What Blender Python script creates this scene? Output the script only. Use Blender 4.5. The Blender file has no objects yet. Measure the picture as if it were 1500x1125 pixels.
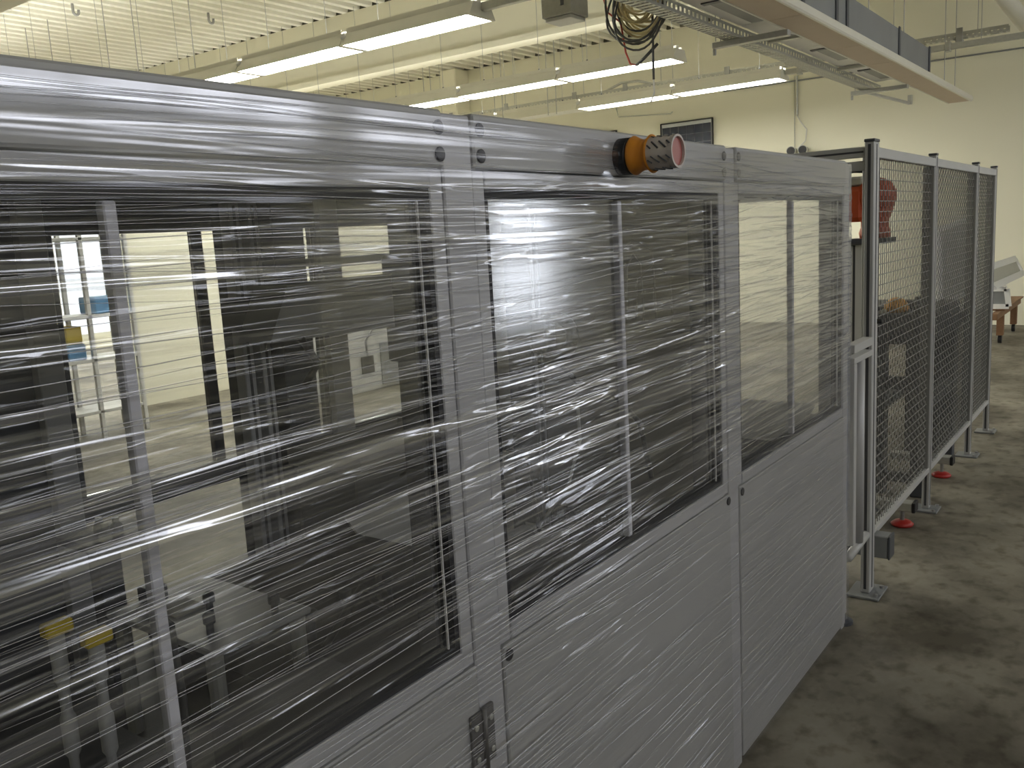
import bpy, math, random
import numpy as np
from mathutils import Vector, Matrix
random.seed(7)
rng = np.random.default_rng(11)
scene = bpy.context.scene
COL = scene.collection
pi = math.pi

# ------------------------------------------------------------------ camera
cam_d = bpy.data.cameras.new('camera')
cam = bpy.data.objects.new('camera', cam_d); COL.objects.link(cam)
YAW, PITCH, ROLL = 0.636121, -0.164118, -0.056211
cam_d.sensor_width = 36.0
cam_d.lens = 36.0 * 1291.15 / 1500.0
cam_d.clip_start = 0.02
fw = Vector((math.cos(YAW)*math.cos(PITCH), math.sin(YAW)*math.cos(PITCH), math.sin(PITCH)))
rt = Vector((math.sin(YAW), -math.cos(YAW), 0.0))
up = rt.cross(fw)
r2 = rt*math.cos(ROLL) + up*math.sin(ROLL)
u2 = up*math.cos(ROLL) - rt*math.sin(ROLL)
M = Matrix((r2, u2, -fw)).transposed().to_4x4()
M.translation = Vector((0.0, -0.99723, 1.7))
cam.matrix_world = M
scene.camera = cam

# ------------------------------------------------------------------ light and exposure
scene.view_settings.view_transform = 'Standard'
scene.view_settings.look = 'None'
scene.view_settings.gamma = 1.0
scene.view_settings.exposure = 0.55
TUBE = 22.0        # emission of the fluorescent diffusers
UP_FILL = 17.0          # emission of the unseen strips added on the lamp tops to brighten the ceiling
DAY = 2.2           # emission of the assumed daylight panes added on the unseen aisle side
world = bpy.data.worlds.new('world'); scene.world = world
world.use_nodes = True
world.node_tree.nodes['Background'].inputs[0].default_value = (0.9, 0.95, 1.0, 1)
world.node_tree.nodes['Background'].inputs[1].default_value = 0.02
try:
    scene.cycles.transparent_max_bounces = 24
    scene.cycles.max_bounces = 6
    scene.cycles.diffuse_bounces = 4
    scene.cycles.glossy_bounces = 3
    scene.cycles.caustics_reflective = False
    scene.cycles.caustics_refractive = False
    scene.cycles.adaptive_threshold = 0.05
    scene.cycles.use_light_tree = False
    scene.cycles.sample_clamp_indirect = 6.0
except Exception:
    pass

# ------------------------------------------------------------------ materials
def new_mat(name):
    m = bpy.data.materials.new(name); m.use_nodes = True
    nt = m.node_tree
    for n in list(nt.nodes): nt.nodes.remove(n)
    out = nt.nodes.new('ShaderNodeOutputMaterial')
    return m, nt, out

def mat(name, col, rough=0.5, metal=0.0, var=0.06, scale=6.0, bump=0.0, bscale=60.0, spec=0.5, stretch=None):
    m, nt, out = new_mat(name)
    b = nt.nodes.new('ShaderNodeBsdfPrincipled')
    b.inputs['Roughness'].default_value = rough
    b.inputs['Metallic'].default_value = metal
    b.inputs['Specular IOR Level'].default_value = spec
    tc = nt.nodes.new('ShaderNodeTexCoord')
    mp = nt.nodes.new('ShaderNodeMapping')
    if stretch: mp.inputs['Scale'].default_value = stretch
    nt.links.new(tc.outputs['Object'], mp.inputs['Vector'])
    nz = nt.nodes.new('ShaderNodeTexNoise'); nz.inputs['Scale'].default_value = scale
    nz.inputs['Detail'].default_value = 2
    nt.links.new(mp.outputs[0], nz.inputs['Vector'])
    mx = nt.nodes.new('ShaderNodeMix'); mx.data_type = 'RGBA'
    a = [max(0, c*(1-var)) for c in col]; c2 = [min(1, c*(1+var)) for c in col]
    mx.inputs['A'].default_value = (*a, 1); mx.inputs['B'].default_value = (*c2, 1)
    nt.links.new(nz.outputs['Fac'], mx.inputs['Factor'])
    nt.links.new(mx.outputs['Result'], b.inputs['Base Color'])
    if bump > 0:
        n2 = nt.nodes.new('ShaderNodeTexNoise'); n2.inputs['Scale'].default_value = bscale
        nt.links.new(mp.outputs[0], n2.inputs['Vector'])
        bp = nt.nodes.new('ShaderNodeBump'); bp.inputs['Strength'].default_value = bump
        bp.inputs['Distance'].default_value = 0.01
        nt.links.new(n2.outputs['Fac'], bp.inputs['Height'])
        nt.links.new(bp.outputs[0], b.inputs['Normal'])
    nt.links.new(b.outputs[0], out.inputs[0])
    return m

def emit(name, col, s):
    m, nt, out = new_mat(name)
    e = nt.nodes.new('ShaderNodeEmission')
    e.inputs[0].default_value = (*col, 1); e.inputs[1].default_value = s
    nt.links.new(e.outputs[0], out.inputs[0])
    return m

def pane_mat(name, tint, refl, rough):
    m, nt, out = new_mat(name)
    t = nt.nodes.new('ShaderNodeBsdfTransparent'); t.inputs[0].default_value = (*tint, 1)
    g = nt.nodes.new('ShaderNodeBsdfGlossy'); g.inputs['Color'].default_value = (1, 1, 1, 1)
    g.inputs['Roughness'].default_value = rough
    lw = nt.nodes.new('ShaderNodeFresnel'); lw.inputs['IOR'].default_value = 1.5
    mu = nt.nodes.new('ShaderNodeMath'); mu.operation = 'MULTIPLY'; mu.inputs[1].default_value = refl
    nt.links.new(lw.outputs[0], mu.inputs[0])
    mx = nt.nodes.new('ShaderNodeMixShader')
    nt.links.new(mu.outputs[0], mx.inputs[0]); nt.links.new(t.outputs[0], mx.inputs[1]); nt.links.new(g.outputs[0], mx.inputs[2])
    nt.links.new(mx.outputs[0], out.inputs[0])
    return m

def film_mat(name, lo, hi, haze, rough, flat=None):
    # stretch film: mostly clear, hazy where it is doubled; the layer density is stored per vertex on the sheet
    m, nt, out = new_mat(name)
    N = nt.nodes.new; L = nt.links.new
    t = N('ShaderNodeBsdfTransparent'); t.inputs[0].default_value = (0.97, 0.97, 0.98, 1)
    g = N('ShaderNodeBsdfGlossy'); g.inputs['Color'].default_value = (0.93, 0.945, 1.0, 1); g.inputs['Roughness'].default_value = rough
    d = N('ShaderNodeBsdfDiffuse'); d.inputs['Color'].default_value = (0.80, 0.80, 0.84, 1)
    m1 = N('ShaderNodeMixShader'); m1.inputs[0].default_value = haze
    L(g.outputs[0], m1.inputs[1]); L(d.outputs[0], m1.inputs[2])
    m2 = N('ShaderNodeMixShader')
    if flat is None:
        at = N('ShaderNodeAttribute'); at.attribute_name = 'film_layers'
        mr = N('ShaderNodeMapRange'); mr.inputs['To Min'].default_value = lo; mr.inputs['To Max'].default_value = hi
        L(at.outputs['Fac'], mr.inputs['Value']); L(mr.outputs[0], m2.inputs[0])
    else: m2.inputs[0].default_value = flat
    L(t.outputs[0], m2.inputs[1]); L(m1.outputs[0], m2.inputs[2])
    L(m2.outputs[0], out.inputs[0])
    return m

def floor_mat():
    m, nt, out = new_mat('concrete_floor'); N = nt.nodes.new; L = nt.links.new
    b = N('ShaderNodeBsdfPrincipled'); tc = N('ShaderNodeTexCoord')
    mp = N('ShaderNodeMapping'); mp.inputs['Scale'].default_value = (0.8, 0.9, 1.0)
    L(tc.outputs['Object'], mp.inputs['Vector'])
    n1 = N('ShaderNodeTexNoise'); n1.inputs['Scale'].default_value = 1.6; n1.inputs['Detail'].default_value = 6; n1.inputs['Roughness'].default_value = 0.62
    n2 = N('ShaderNodeTexNoise'); n2.inputs['Scale'].default_value = 14; n2.inputs['Detail'].default_value = 6
    L(mp.outputs[0], n1.inputs['Vector']); L(mp.outputs[0], n2.inputs['Vector'])
    r1 = N('ShaderNodeValToRGB'); e = r1.color_ramp.elements
    e[0].position = 0.36; e[0].color = (0.10, 0.088, 0.066, 1); e[1].position = 0.62; e[1].color = (0.31, 0.285, 0.23, 1)
    L(n1.outputs['Fac'], r1.inputs[0])
    r2_ = N('ShaderNodeValToRGB'); e = r2_.color_ramp.elements
    e[0].position = 0.33; e[0].color = (0.62, 0.60, 0.56, 1); e[1].position = 0.5; e[1].color = (1, 1, 1, 1)
    L(n2.outputs['Fac'], r2_.inputs[0])
    v = N('ShaderNodeTexVoronoi'); v.inputs['Scale'].default_value = 2.3; L(tc.outputs['Object'], v.inputs['Vector'])
    r3 = N('ShaderNodeValToRGB'); e = r3.color_ramp.elements
    e[0].position = 0.025; e[0].color = (0.25, 0.23, 0.2, 1); e[1].position = 0.05; e[1].color = (1, 1, 1, 1)
    L(v.outputs['Distance'], r3.inputs[0])
    def mul(a, c):
        mx = N('ShaderNodeMix'); mx.data_type = 'RGBA'; mx.blend_type = 'MULTIPLY'; mx.inputs['Factor'].default_value = 1
        L(a, mx.inputs['A']); L(c, mx.inputs['B']); return mx.outputs['Result']
    L(mul(mul(r1.outputs[0], r2_.outputs[0]), r3.outputs[0]), b.inputs['Base Color'])
    b.inputs['Roughness'].default_value = 0.55; b.inputs['Specular IOR Level'].default_value = 0.3
    L(b.outputs[0], out.inputs[0])
    return m

CREAM = (0.84, 0.815, 0.66)
MT = dict(
    wall=mat('cream_plaster', CREAM, 0.85, var=0.03, scale=0.8),
    deck=mat('cream_painted_steel_deck', (0.87, 0.855, 0.75), 0.55, var=0.03, scale=2),
    beam=mat('cream_painted_concrete', (0.86, 0.83, 0.68), 0.8, var=0.03, scale=1.2),
    floor=floor_mat(),
    panel=mat('light_grey_powder_coat', (0.42, 0.42, 0.412), 0.42, var=0.03, scale=3),
    panel2=mat('white_grey_panel', (0.48, 0.48, 0.485), 0.42, var=0.03, scale=3),
    strip=mat('grey_joint_strip', (0.60, 0.60, 0.64), 0.45, var=0.03, scale=3),
    alu=mat('anodised_aluminium', (0.50, 0.50, 0.51), 0.42, metal=0.12, var=0.04, scale=8, stretch=(1, 1, 0.1)),
    steel=mat('dull_steel', (0.40, 0.40, 0.40), 0.4, metal=0.7, var=0.08),
    hinge=mat('dark_zamak_hinge', (0.13, 0.125, 0.12), 0.45, var=0.15, scale=20),
    zinc=mat('galvanised_steel', (0.50, 0.50, 0.46), 0.45, metal=0.5, var=0.12, scale=30),
    duct=mat('grey_duct_sheet', (0.27, 0.28, 0.285), 0.5, metal=0.2, var=0.15, scale=2.5),
    dark=mat('dark_grey_metal', (0.075, 0.08, 0.092), 0.45, var=0.15),
    black=mat('black_plastic', (0.018, 0.018, 0.02), 0.45, var=0.1),
    rubber=mat('black_rubber_gasket', (0.02, 0.02, 0.022), 0.7, var=0.1),
    bed=mat('dark_machine_bed', (0.045, 0.045, 0.047), 0.5, var=0.3, scale=4),
    taupe=mat('taupe_panel', (0.37, 0.35, 0.31), 0.6, var=0.05),
    fencewire=mat('grey_fence_wire', (0.27, 0.27, 0.26), 0.5, metal=0.2, var=0.1),
    fencegrey=mat('grey_fence_profile', (0.52, 0.52, 0.515), 0.45, metal=0.1, var=0.05),
    groove=mat('dark_profile_groove', (0.07, 0.07, 0.075), 0.6, var=0.1),
    white=mat('white_paint', (0.78, 0.78, 0.76), 0.45, var=0.03),
    offwhite=mat('off_white_panel', (0.72, 0.71, 0.66), 0.6, var=0.03),
    lampgrey=mat('lamp_housing_enamel', (0.80, 0.78, 0.68), 0.4, var=0.03),
    boardwhite=mat('bright_white_board', (0.92, 0.92, 0.90), 0.6, var=0.01),
    shade_dark=mat('painted_flute_shade', (0.10, 0.095, 0.07), 0.9, var=0.2),  # dark colour standing in for the shade deep in the deck flutes
    beige=mat('beige_board', (0.62, 0.52, 0.42), 0.7, var=0.04),
    orange=mat('orange_robot_paint', (0.62, 0.10, 0.025), 0.4, var=0.06),
    amber=mat('orange_plastic', (0.78, 0.30, 0.03), 0.4, var=0.05),
    yorange=mat('yellow_orange_paint', (0.90, 0.48, 0.07), 0.45, var=0.08),
    red=mat('red_plastic', (0.48, 0.03, 0.025), 0.4, var=0.08),
    dullred=mat('dull_red_lens', (0.45, 0.15, 0.13), 0.4, var=0.1),
    yellow=mat('yellow_plastic', (0.75, 0.55, 0.03), 0.45, var=0.06),
    blue=mat('blue_plastic', (0.12, 0.33, 0.62), 0.45, var=0.06),
    bluefilm=mat('blue_grey_tape', (0.20, 0.25, 0.38), 0.4, var=0.35, scale=9),
    wood=mat('brown_wood', (0.26, 0.14, 0.07), 0.6, var=0.25, scale=9, stretch=(1, 8, 8)),
    cell=mat('dark_blue_solar_cell', (0.018, 0.024, 0.045), 0.22, var=0.2, scale=14),
    cellback=mat('white_solar_backsheet', (0.62, 0.64, 0.65), 0.4, var=0.03),
    sheet=mat('grey_beige_sheet', (0.42, 0.42, 0.37), 0.4, var=0.05),
    cabyellow=mat('cream_cable', (0.72, 0.62, 0.36), 0.5, var=0.05),
    cabdark=mat('dark_grey_cable', (0.10, 0.10, 0.10), 0.5, var=0.1),
    cabred=mat('red_cable', (0.55, 0.08, 0.05), 0.5, var=0.08),
    tube=emit('fluorescent_diffuser', (1.0, 0.985, 0.90), TUBE),
    fill_strip=emit('ceiling_fill_glow', (1.0, 0.985, 0.90), UP_FILL),
    fill_strip_dim=emit('ceiling_fill_glow_dim', (1.0, 0.985, 0.90), UP_FILL*.3),
    assumed_day_low=emit('assumed_day_pane_low', (0.90, 0.94, 1.0), DAY*2.2),  # glow of the assumed low window, added for the film highlights
    daylight=emit('assumed_day_pane', (0.95, 0.96, 1.0), DAY),  # glow of the assumed high windows, added to light the enclosure front
    backlight=emit('bright_window_pane', (0.92, 0.96, 1.0), 1.6),
    pane=pane_mat('clear_polycarbonate', (0.95, 0.955, 0.95), 0.28, 0.12),
    backpane=pane_mat('clear_polycarbonate_rear', (0.96, 0.965, 0.96), 0.4, 0.05),
    film=film_mat('stretch_film', 0.025, 0.54, 0.26, 0.11),
    crease=film_mat('creased_stretch_film', 0, 1, 0.45, 0.12, 0.6),
    lens=mat('grey_mesh_lens', (0.55, 0.50, 0.46), 0.4, var=0.1),
)

# ------------------------------------------------------------------ mesh helpers
class MB:
    def __init__(s): s.v = []; s.f = []
    def quad_box(s, c):
        n = len(s.v); s.v += c
        for q in ((0,3,2,1),(4,5,6,7),(0,1,5,4),(1,2,6,5),(2,3,7,6),(3,0,4,7)): s.f.append([n+i for i in q])
        return s
    def box(s, x0, x1, y0, y1, z0, z1):
        return s.quad_box([(x0,y0,z0),(x1,y0,z0),(x1,y1,z0),(x0,y1,z0),(x0,y0,z1),(x1,y0,z1),(x1,y1,z1),(x0,y1,z1)])
    def bbox(s, x0, x1, y0, y1, z0, z1, b=0.004):
        # chamfered box: twelve bevelled edges
        n = len(s.v)
        X, Y, Z = (x0, x1), (y0, y1), (z0, z1)
        sg = (1, -1); idx = {}
        for i in (0,1):
            for j in (0,1):
                for k in (0,1):
                    for a in range(3):
                        p = [X[i], Y[j], Z[k]]
                        for q, (ind) in enumerate((i, j, k)):
                            if q != a: p[q] += b*sg[ind]
                        idx[i,j,k,a] = len(s.v); s.v.append(tuple(p))
        def g(i,j,k,a): return idx[i,j,k,a]
        for i in (0,1):
            o = [g(i,0,0,0), g(i,1,0,0), g(i,1,1,0), g(i,0,1,0)]; s.f.append(o if i else o[::-1])
            o = [g(0,i,0,1), g(1,i,0,1), g(1,i,1,1), g(0,i,1,1)]; s.f.append(o[::-1] if i else o)
            o = [g(0,0,i,2), g(1,0,i,2), g(1,1,i,2), g(0,1,i,2)]; s.f.append(o if i else o[::-1])
        for i in (0,1):
            for j in (0,1):
                s.f.append([g(i,j,0,0), g(i,j,1,0), g(i,j,1,1), g(i,j,0,1)])
                s.f.append([g(i,0,j,0), g(i,1,j,0), g(i,1,j,2), g(i,0,j,2)])
                s.f.append([g(0,i,j,1), g(1,i,j,1), g(1,i,j,2), g(0,i,j,2)])
                for k in (0,1): s.f.append([g(i,j,k,0), g(i,j,k,1), g(i,j,k,2)]) if False else None
        for i in (0,1):
            for j in (0,1):
                for k in (0,1): s.f.append([g(i,j,k,0), g(i,j,k,1), g(i,j,k,2)])
        return s
    def frame_of(s, d):
        d = Vector(d).normalized()
        a = Vector((0,0,1)) if abs(d.z) < 0.9 else Vector((1,0,0))
        u = d.cross(a).normalized(); w = u.cross(d)
        return d, u, w
    def tube(s, pts, r, n=8, closed=False, caps=True):
        pts = [Vector(p) for p in pts]; rings = []
        m = len(pts); rr = r if isinstance(r, (list, tuple)) else [r]*m
        pu = None
        for i, p in enumerate(pts):
            if closed: d = pts[(i+1) % m] - pts[i-1]
            else: d = pts[min(i+1, m-1)] - pts[max(i-1, 0)]
            d, u, w = s.frame_of(d)
            if pu is not None:
                u2_ = (pu - d*pu.dot(d))
                if u2_.length > 1e-6: u = u2_.normalized(); w = u.cross(d)
            pu = u
            base = len(s.v)
            for k in range(n):
                a = 2*pi*k/n + pi/n
                s.v.append(tuple(p + (u*math.cos(a) + w*math.sin(a))*rr[i]))
            rings.append(base)
        rng_ = range(m if closed else m-1)
        for i in rng_:
            a, b = rings[i], rings[(i+1) % m]
            for k in range(n):
                s.f.append([a+k, a+(k+1) % n, b+(k+1) % n, b+k])
        if caps and not closed:
            s.f.append([rings[0]+k for k in range(n)][::-1]); s.f.append([rings[-1]+k for k in range(n)])
        return s
    def lathe(s, o, axis, prof, n=24, cap=True):
        # prof: list of (distance along axis, radius)
        d, u, w = s.frame_of(axis); o = Vector(o); rings = []
        for (t, r) in prof:
            b = len(s.v); rings.append(b)
            for k in range(n):
                a = 2*pi*k/n
                s.v.append(tuple(o + d*t + (u*math.cos(a) + w*math.sin(a))*r))
        for i in range(len(prof)-1):
            for k in range(n):
                s.f.append([rings[i]+k, rings[i]+(k+1) % n, rings[i+1]+(k+1) % n, rings[i+1]+k])
        if cap:
            s.f.append([rings[0]+k for k in range(n)][::-1]); s.f.append([rings[-1]+k for k in range(n)])
        return s
    def prism(s, poly, axis, a0, a1):
        # poly: 2-D points in the two other axes (in order x,y,z without axis)
        n = len(s.v); m = len(poly)
        for a in (a0, a1):
            for (p, q) in poly:
                s.v.append({0:(a,p,q), 1:(p,a,q), 2:(p,q,a)}[axis])
        s.f.append(list(range(n, n+m))[::-1]); s.f.append(list(range(n+m, n+2*m)))
        for k in range(m): s.f.append([n+k, n+(k+1) % m, n+m+(k+1) % m, n+m+k])
        return s
    def obox(s, a, b, wu, ww, up_=(0,0,1)):
        # bar of rectangular section from a to b
        a = Vector(a); b = Vector(b); d = (b-a).normalized(); upv = Vector(up_)
        if abs(d.dot(upv)) > 0.98: upv = Vector((1,0,0))
        u = d.cross(upv).normalized(); w = u.cross(d)
        c = []
        for p in (a, b):
            for (i, j) in ((-1,-1),(1,-1),(1,1),(-1,1)):
                c.append(tuple(p + u*wu/2*i + w*ww/2*j))
        return s.quad_box(c)
    def build(s, name, material, parent=None, loc=None, smooth=False, kind=None):
        import bmesh
        off = Vector(loc) if loc is not None else Vector((0,0,0))
        if parent is not None: off = Vector(parent['_o'])
        me = bpy.data.meshes.new(name)
        me.from_pydata([tuple(Vector(p)-off) for p in s.v], [], s.f)
        bm = bmesh.new(); bm.from_mesh(me); bmesh.ops.recalc_face_normals(bm, faces=bm.faces); bm.to_mesh(me); bm.free()
        if smooth:
            me.polygons.foreach_set('use_smooth', [True]*len(me.polygons))
        me.materials.append(MT[material] if isinstance(material, str) else material)
        ob = bpy.data.objects.new(name, me); COL.objects.link(ob)
        if parent is not None: ob.parent = parent
        else: ob.location = off
        ob['_o'] = tuple(off)
        if kind: ob['kind'] = kind
        return ob

def thing(name, label, cat, loc, group=None):
    o = bpy.data.objects.new(name, None); COL.objects.link(o)
    o.empty_display_size = 0.1
    o.location = loc; o['_o'] = tuple(loc); o['label'] = label; o['category'] = cat
    if group: o['group'] = group
    return o
def tag(o, label, cat, group=None):
    o['label'] = label; o['category'] = cat
    if group: o['group'] = group
    return o
def struct(o, label, cat):
    o['kind'] = 'structure'; o['label'] = label; o['category'] = cat
    return o
def place(src, name, parent, loc_world):
    c = src.copy(); c.name = name; COL.objects.link(c); c.parent = parent
    c.location = Vector(loc_world) - Vector(parent['_o'])
    return c
def arc(c, r, a0, a1, n, plane='xz'):
    o = []
    for i in range(n+1):
        a = a0 + (a1-a0)*i/n
        p, q = r*math.cos(a), r*math.sin(a)
        o.append({'xz': (c[0]+p, c[1], c[2]+q), 'yz': (c[0], c[1]+p, c[2]+q), 'xy': (c[0]+p, c[1]+q, c[2])}[plane])
    return o

# ------------------------------------------------------------------ the hall
RX0, RX1, RY0, RY1, ZD = -6.0, 15.0, -5.5, 16.0, 5.16
struct(MB().box(RX0, RX1, RY0, RY1, -0.1, 0).build('floor', 'floor'), 'stained bare concrete floor of the hall', 'floor')
struct(MB().box(RX1, RX1+0.2, RY0, RY1, 0, 5.4).build('wall_right', 'wall'), 'plain cream end wall behind the fence and solar panels', 'wall')
struct(MB().box(RX0-0.2, RX0, RY0, RY1, 0, 5.4).build('wall_left', 'wall'), 'cream wall at the near end of the hall', 'wall')
struct(MB().box(RX0, RX1, RY1, RY1+0.2, 0, 5.4).build('wall_back', 'wall'), 'cream long wall far behind the enclosure', 'wall')
# aisle-side wall with openings for assumed windows, unseen and added for their light
LOW = [(8.6, 10.0)]; HIGH = [(-4.6, -1.4), (-0.9, 2.3), (2.8, 6.0), (6.5, 9.7), (10.2, 13.4)]
wf = MB()
for (z0, z1, ws) in ((0, .5, []), (.5, 2.3, LOW), (2.3, 2.7, []), (2.7, 4.2, HIGH), (4.2, 5.4, [])):
    xs = [RX0] + [v for p in ws for v in p] + [RX1]
    for i in range(0, len(xs), 2): wf.box(xs[i], xs[i+1], RY0-0.2, RY0, z0, z1)
struct(wf.build('wall_front', 'wall'), 'cream wall with assumed daylight windows on the aisle side', 'wall')
for i, (a, b, z0, z1) in enumerate([(a, b, .5, 2.3) for a, b in LOW] + [(a, b, 2.7, 4.2) for a, b in HIGH]):
    w = MB().box(a, b, RY0-0.12, RY0-0.10, z0, z1).build('window_%d' % (i+1), 'daylight' if i else 'assumed_day_low')  # unseen glowing panes, assumed here to light the front and the film
    struct(w, 'assumed daylight window, added unseen in the aisle side wall', 'window')
    f = MB(); n = 2 if b-a < 2 else 4
    for k in range(n+1):
        xk = a + (b-a-.06)*k/n; f.box(xk, xk+.06, RY0-0.095, RY0-0.03, z0, z1)
    f.box(a, b, RY0-0.095, RY0-0.031, z0, z0+.06); f.box(a, b, RY0-0.095, RY0-0.031, z1-.06, z1)
    f.build('window_frame', 'white', w)

# corrugated roof deck, ribs running along x
def deck():
    m = MB(); pitch = 0.255; prof = []
    y = RY0
    while y < RY1:
        prof += [(y, ZD), (y+0.095, ZD), (y+0.125, ZD+0.15), (y+0.225, ZD+0.15)]
        y += pitch
    prof.append((y, ZD))
    for (yy, zz) in prof: m.v += [(RX0, yy, zz), (RX1+0.2, yy, zz)]
    for i in range(len(prof)-1): m.f.append([2*i, 2*i+1, 2*i+3, 2*i+2])
    o = m.build('ceiling', 'deck')
    return struct(o, 'cream corrugated steel roof deck with deep ribs', 'ceiling')
deck()
struct(MB().box(RX0-.2, RX1+.2, RY0-.2, RY1+.2, 5.4, 5.5).build('roof_slab', 'deck'), 'roof slab above the corrugated deck', 'roof')
for bx_, lb in ((9.95, 'deep cream roof beam beyond the nearest lamp row'), (4.38, 'deep cream roof beam above the near end of the enclosure'), (-1.0, 'deep cream roof beam behind the viewpoint')):
    b = MB().prism([(bx_, ZD), (bx_, 4.30), (bx_-.03, 4.30), (bx_-.03, 4.22), (bx_+.27, 4.22), (bx_+.27, 4.30), (bx_+.22, 4.30), (bx_+.22, ZD)], 1, RY0, RY1).build('ceiling_beam', 'beam')
    struct(b, lb, 'beam')
    fm = MB(); k = 0  # dark blocks that paint the shade inside the flutes above the beam
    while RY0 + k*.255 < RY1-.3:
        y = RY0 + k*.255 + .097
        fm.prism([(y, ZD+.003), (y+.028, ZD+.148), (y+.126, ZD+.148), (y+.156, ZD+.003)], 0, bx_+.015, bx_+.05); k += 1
    fm.build('flute_shade', 'shade_dark', b)
fm = MB(); k = 0  # the same painted shade in the flutes at the end wall
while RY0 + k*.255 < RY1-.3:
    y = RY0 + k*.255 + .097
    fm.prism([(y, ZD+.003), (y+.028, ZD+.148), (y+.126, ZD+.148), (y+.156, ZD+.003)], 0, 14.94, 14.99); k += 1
struct(fm.build('shade_trim_1', 'shade_dark'), 'dark blocks standing in for shade in the deck flutes above the end wall', 'shade_trim')
struct(MB().bbox(14.55, 15.0, 10.75, 11.15, 0, ZD, .02).build('wall_column', 'beam'), 'square cream column standing against the end wall', 'column')
# partition seen through the rear windows of the enclosure
struct(MB().box(5.55, 10.6, 8.5, 8.62, 0, 2.7).build('wall_partition', 'wall'), 'low cream partition wall seen through the enclosure windows', 'wall')
w = MB().box(8.0, 10.2, RY1-.03, RY1-.01, .3, 2.6).build('window_7', 'backlight'); struct(w, 'bright window in the far long wall', 'window')
f = MB()
for k in range(5): f.box(8.0+k*.54, 8.04+k*.54, RY1-.07, RY1-.035, .3, 2.6)
f.build('window_frame', 'white', w)

# ------------------------------------------------------------------ the wrapped machine enclosure
D = 1.80; H = 1.92; XL, XR = -0.55, 3.63
Z_SEAM, Z_WT, Z_SB, Z_WB = 1.825, 1.79, 0.915, 0.953
enc = thing('machine_enclosure', 'long grey machine enclosure with large windows, wrapped in stretch film', 'machine enclosure', (1.5, 0.9, 0))
POSTS = [(0.02, 1.0), (1.187, 1.267), (2.405, 2.478)]
def post(x0, x1, y0, y1):
    p = MB().bbox(x0, x1, y0, y1, 0.0, H-0.004, 0.003).build('post', 'alu', enc)
    return p
for (x0, x1, y0, y1) in ((-0.06, 0.02, 0.0, 0.08), (1.187, 1.267, 0.0, 0.08), (2.405, 2.478, 0.0, 0.08), (XR-0.05, XR, 0.0, 0.05),
                         (1.28, 1.36, D-0.08, D), (2.45, 2.55, D-0.08, D), (XR-0.05, XR, D-0.05, D), (-0.06, 0.02, D-.08, D)):
    post(x0, x1, y0, y1)
MOD = [(XL, -0.06, None), (0.02, 1.187, 0.585), (1.267, 2.405, 1.822), (2.478, XR-0.05, 3.02)]
DOORW = [(XL, -.1), (0.055, 1.152), (1.303, 2.37), (2.512, XR-0.055)]
for i, ((x0, x1, st), (g0, g1)) in enumerate(zip(MOD, DOORW)):
    # header cover, slim rail, sill, lower panel
    MB().bbox(x0+.001, x1-.001, -0.006, 0.05, Z_SEAM, H, .004).build('header_panel', 'panel', enc)
    MB().bbox(g0, g1, 0.001, 0.045, Z_WT, Z_SEAM-.003, .002).build('top_rail', 'panel2', enc)
    MB().bbox(g0, g1, 0.0, 0.04, Z_SB+.002, Z_WB, .002).build('sill_profile', 'alu', enc)
    MB().bbox(x0+.0015, x1-.0015, -0.004, 0.03, 0.022, Z_SB, .003).build('lower_panel', 'panel', enc)
    if g0 > x0: MB().bbox(x0+.002, g0, 0.003, 0.045, Z_SB+.002, Z_SEAM-.003, .002).build('window_stile', 'alu', enc)
    if g1 < x1: MB().bbox(g1, x1-.002, 0.003, 0.045, Z_SB+.002, Z_SEAM-.003, .002).build('window_stile', 'alu', enc)
    if st is None: continue
    # black gasket round the opening, the two panes and their joint strip
    gk = MB(); t = .012
    for (a, b, c, d_) in ((g0, g0+t, Z_WB, Z_WT), (g1-t, g1, Z_WB, Z_WT), (g0+t, g1-t, Z_WB, Z_WB+t), (g0+t, g1-t, Z_WT-.016, Z_WT)):
        gk.box(a, b, 0.006, 0.043, c, d_)
    gk.build('gasket', 'rubber', enc)
    MB().box(g0+t, st-.008, 0.020, 0.025, Z_WB+t, Z_WT-.016).build('window_pane', 'pane', enc)
    MB().box(st+.008, g1-t, 0.020, 0.025, Z_WB+t, Z_WT-.016).build('window_pane', 'pane', enc)
    MB().bbox(st-.0085, st+.0085, 0.012, 0.030, Z_WB+t, Z_WT-.02, .002).build('joint_strip', 'strip', enc)
    MB().box(g0+t+.006, g0+t+.009, 0.0155, 0.0195, Z_WB+t, Z_WT-.02).build('pane_edge_glint', 'white', enc)  # white strips painting the highlight along the pane edges
    MB().box(g1-t-.009, g1-t-.006, 0.0155, 0.0195, Z_WB+t, Z_WT-.02).build('pane_edge_glint', 'white', enc)
    # black inner profile behind each jamb
    for (a, b) in ((g0-.02, g0+.018), (g1-.018, g1+.02)):
        MB().box(a, b, 0.046, 0.09, Z_SB, Z_WT).build('inner_jamb', 'dark', enc)
plug = MB().lathe((0,0,0), (0,-1,0), [(0, .0125), (.002, .0125), (.003, .0105)], 16)
pl = None
for (x, z) in ((1.173, 1.890), (1.173, 1.846), (1.286, 1.892), (1.286, 1.847), (2.388, 1.891), (2.388, 1.846), (2.494, 1.893), (2.494, 1.848),
               (1.284, .893), (2.388, .897), (2.496, .897)):
    if pl is None:
        pl = plug.build('hole_plug', 'black', None); pl.parent = enc; pl.location = Vector((x, -.0066, z)) - Vector(enc['_o'])
    else:
        c = place(pl, 'hole_plug', enc, (x, -.0066, z))
for c in enc.children:
    if c.name.startswith('hole_plug') and (c.location.z < 1.2): c.location.y += .002
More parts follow.
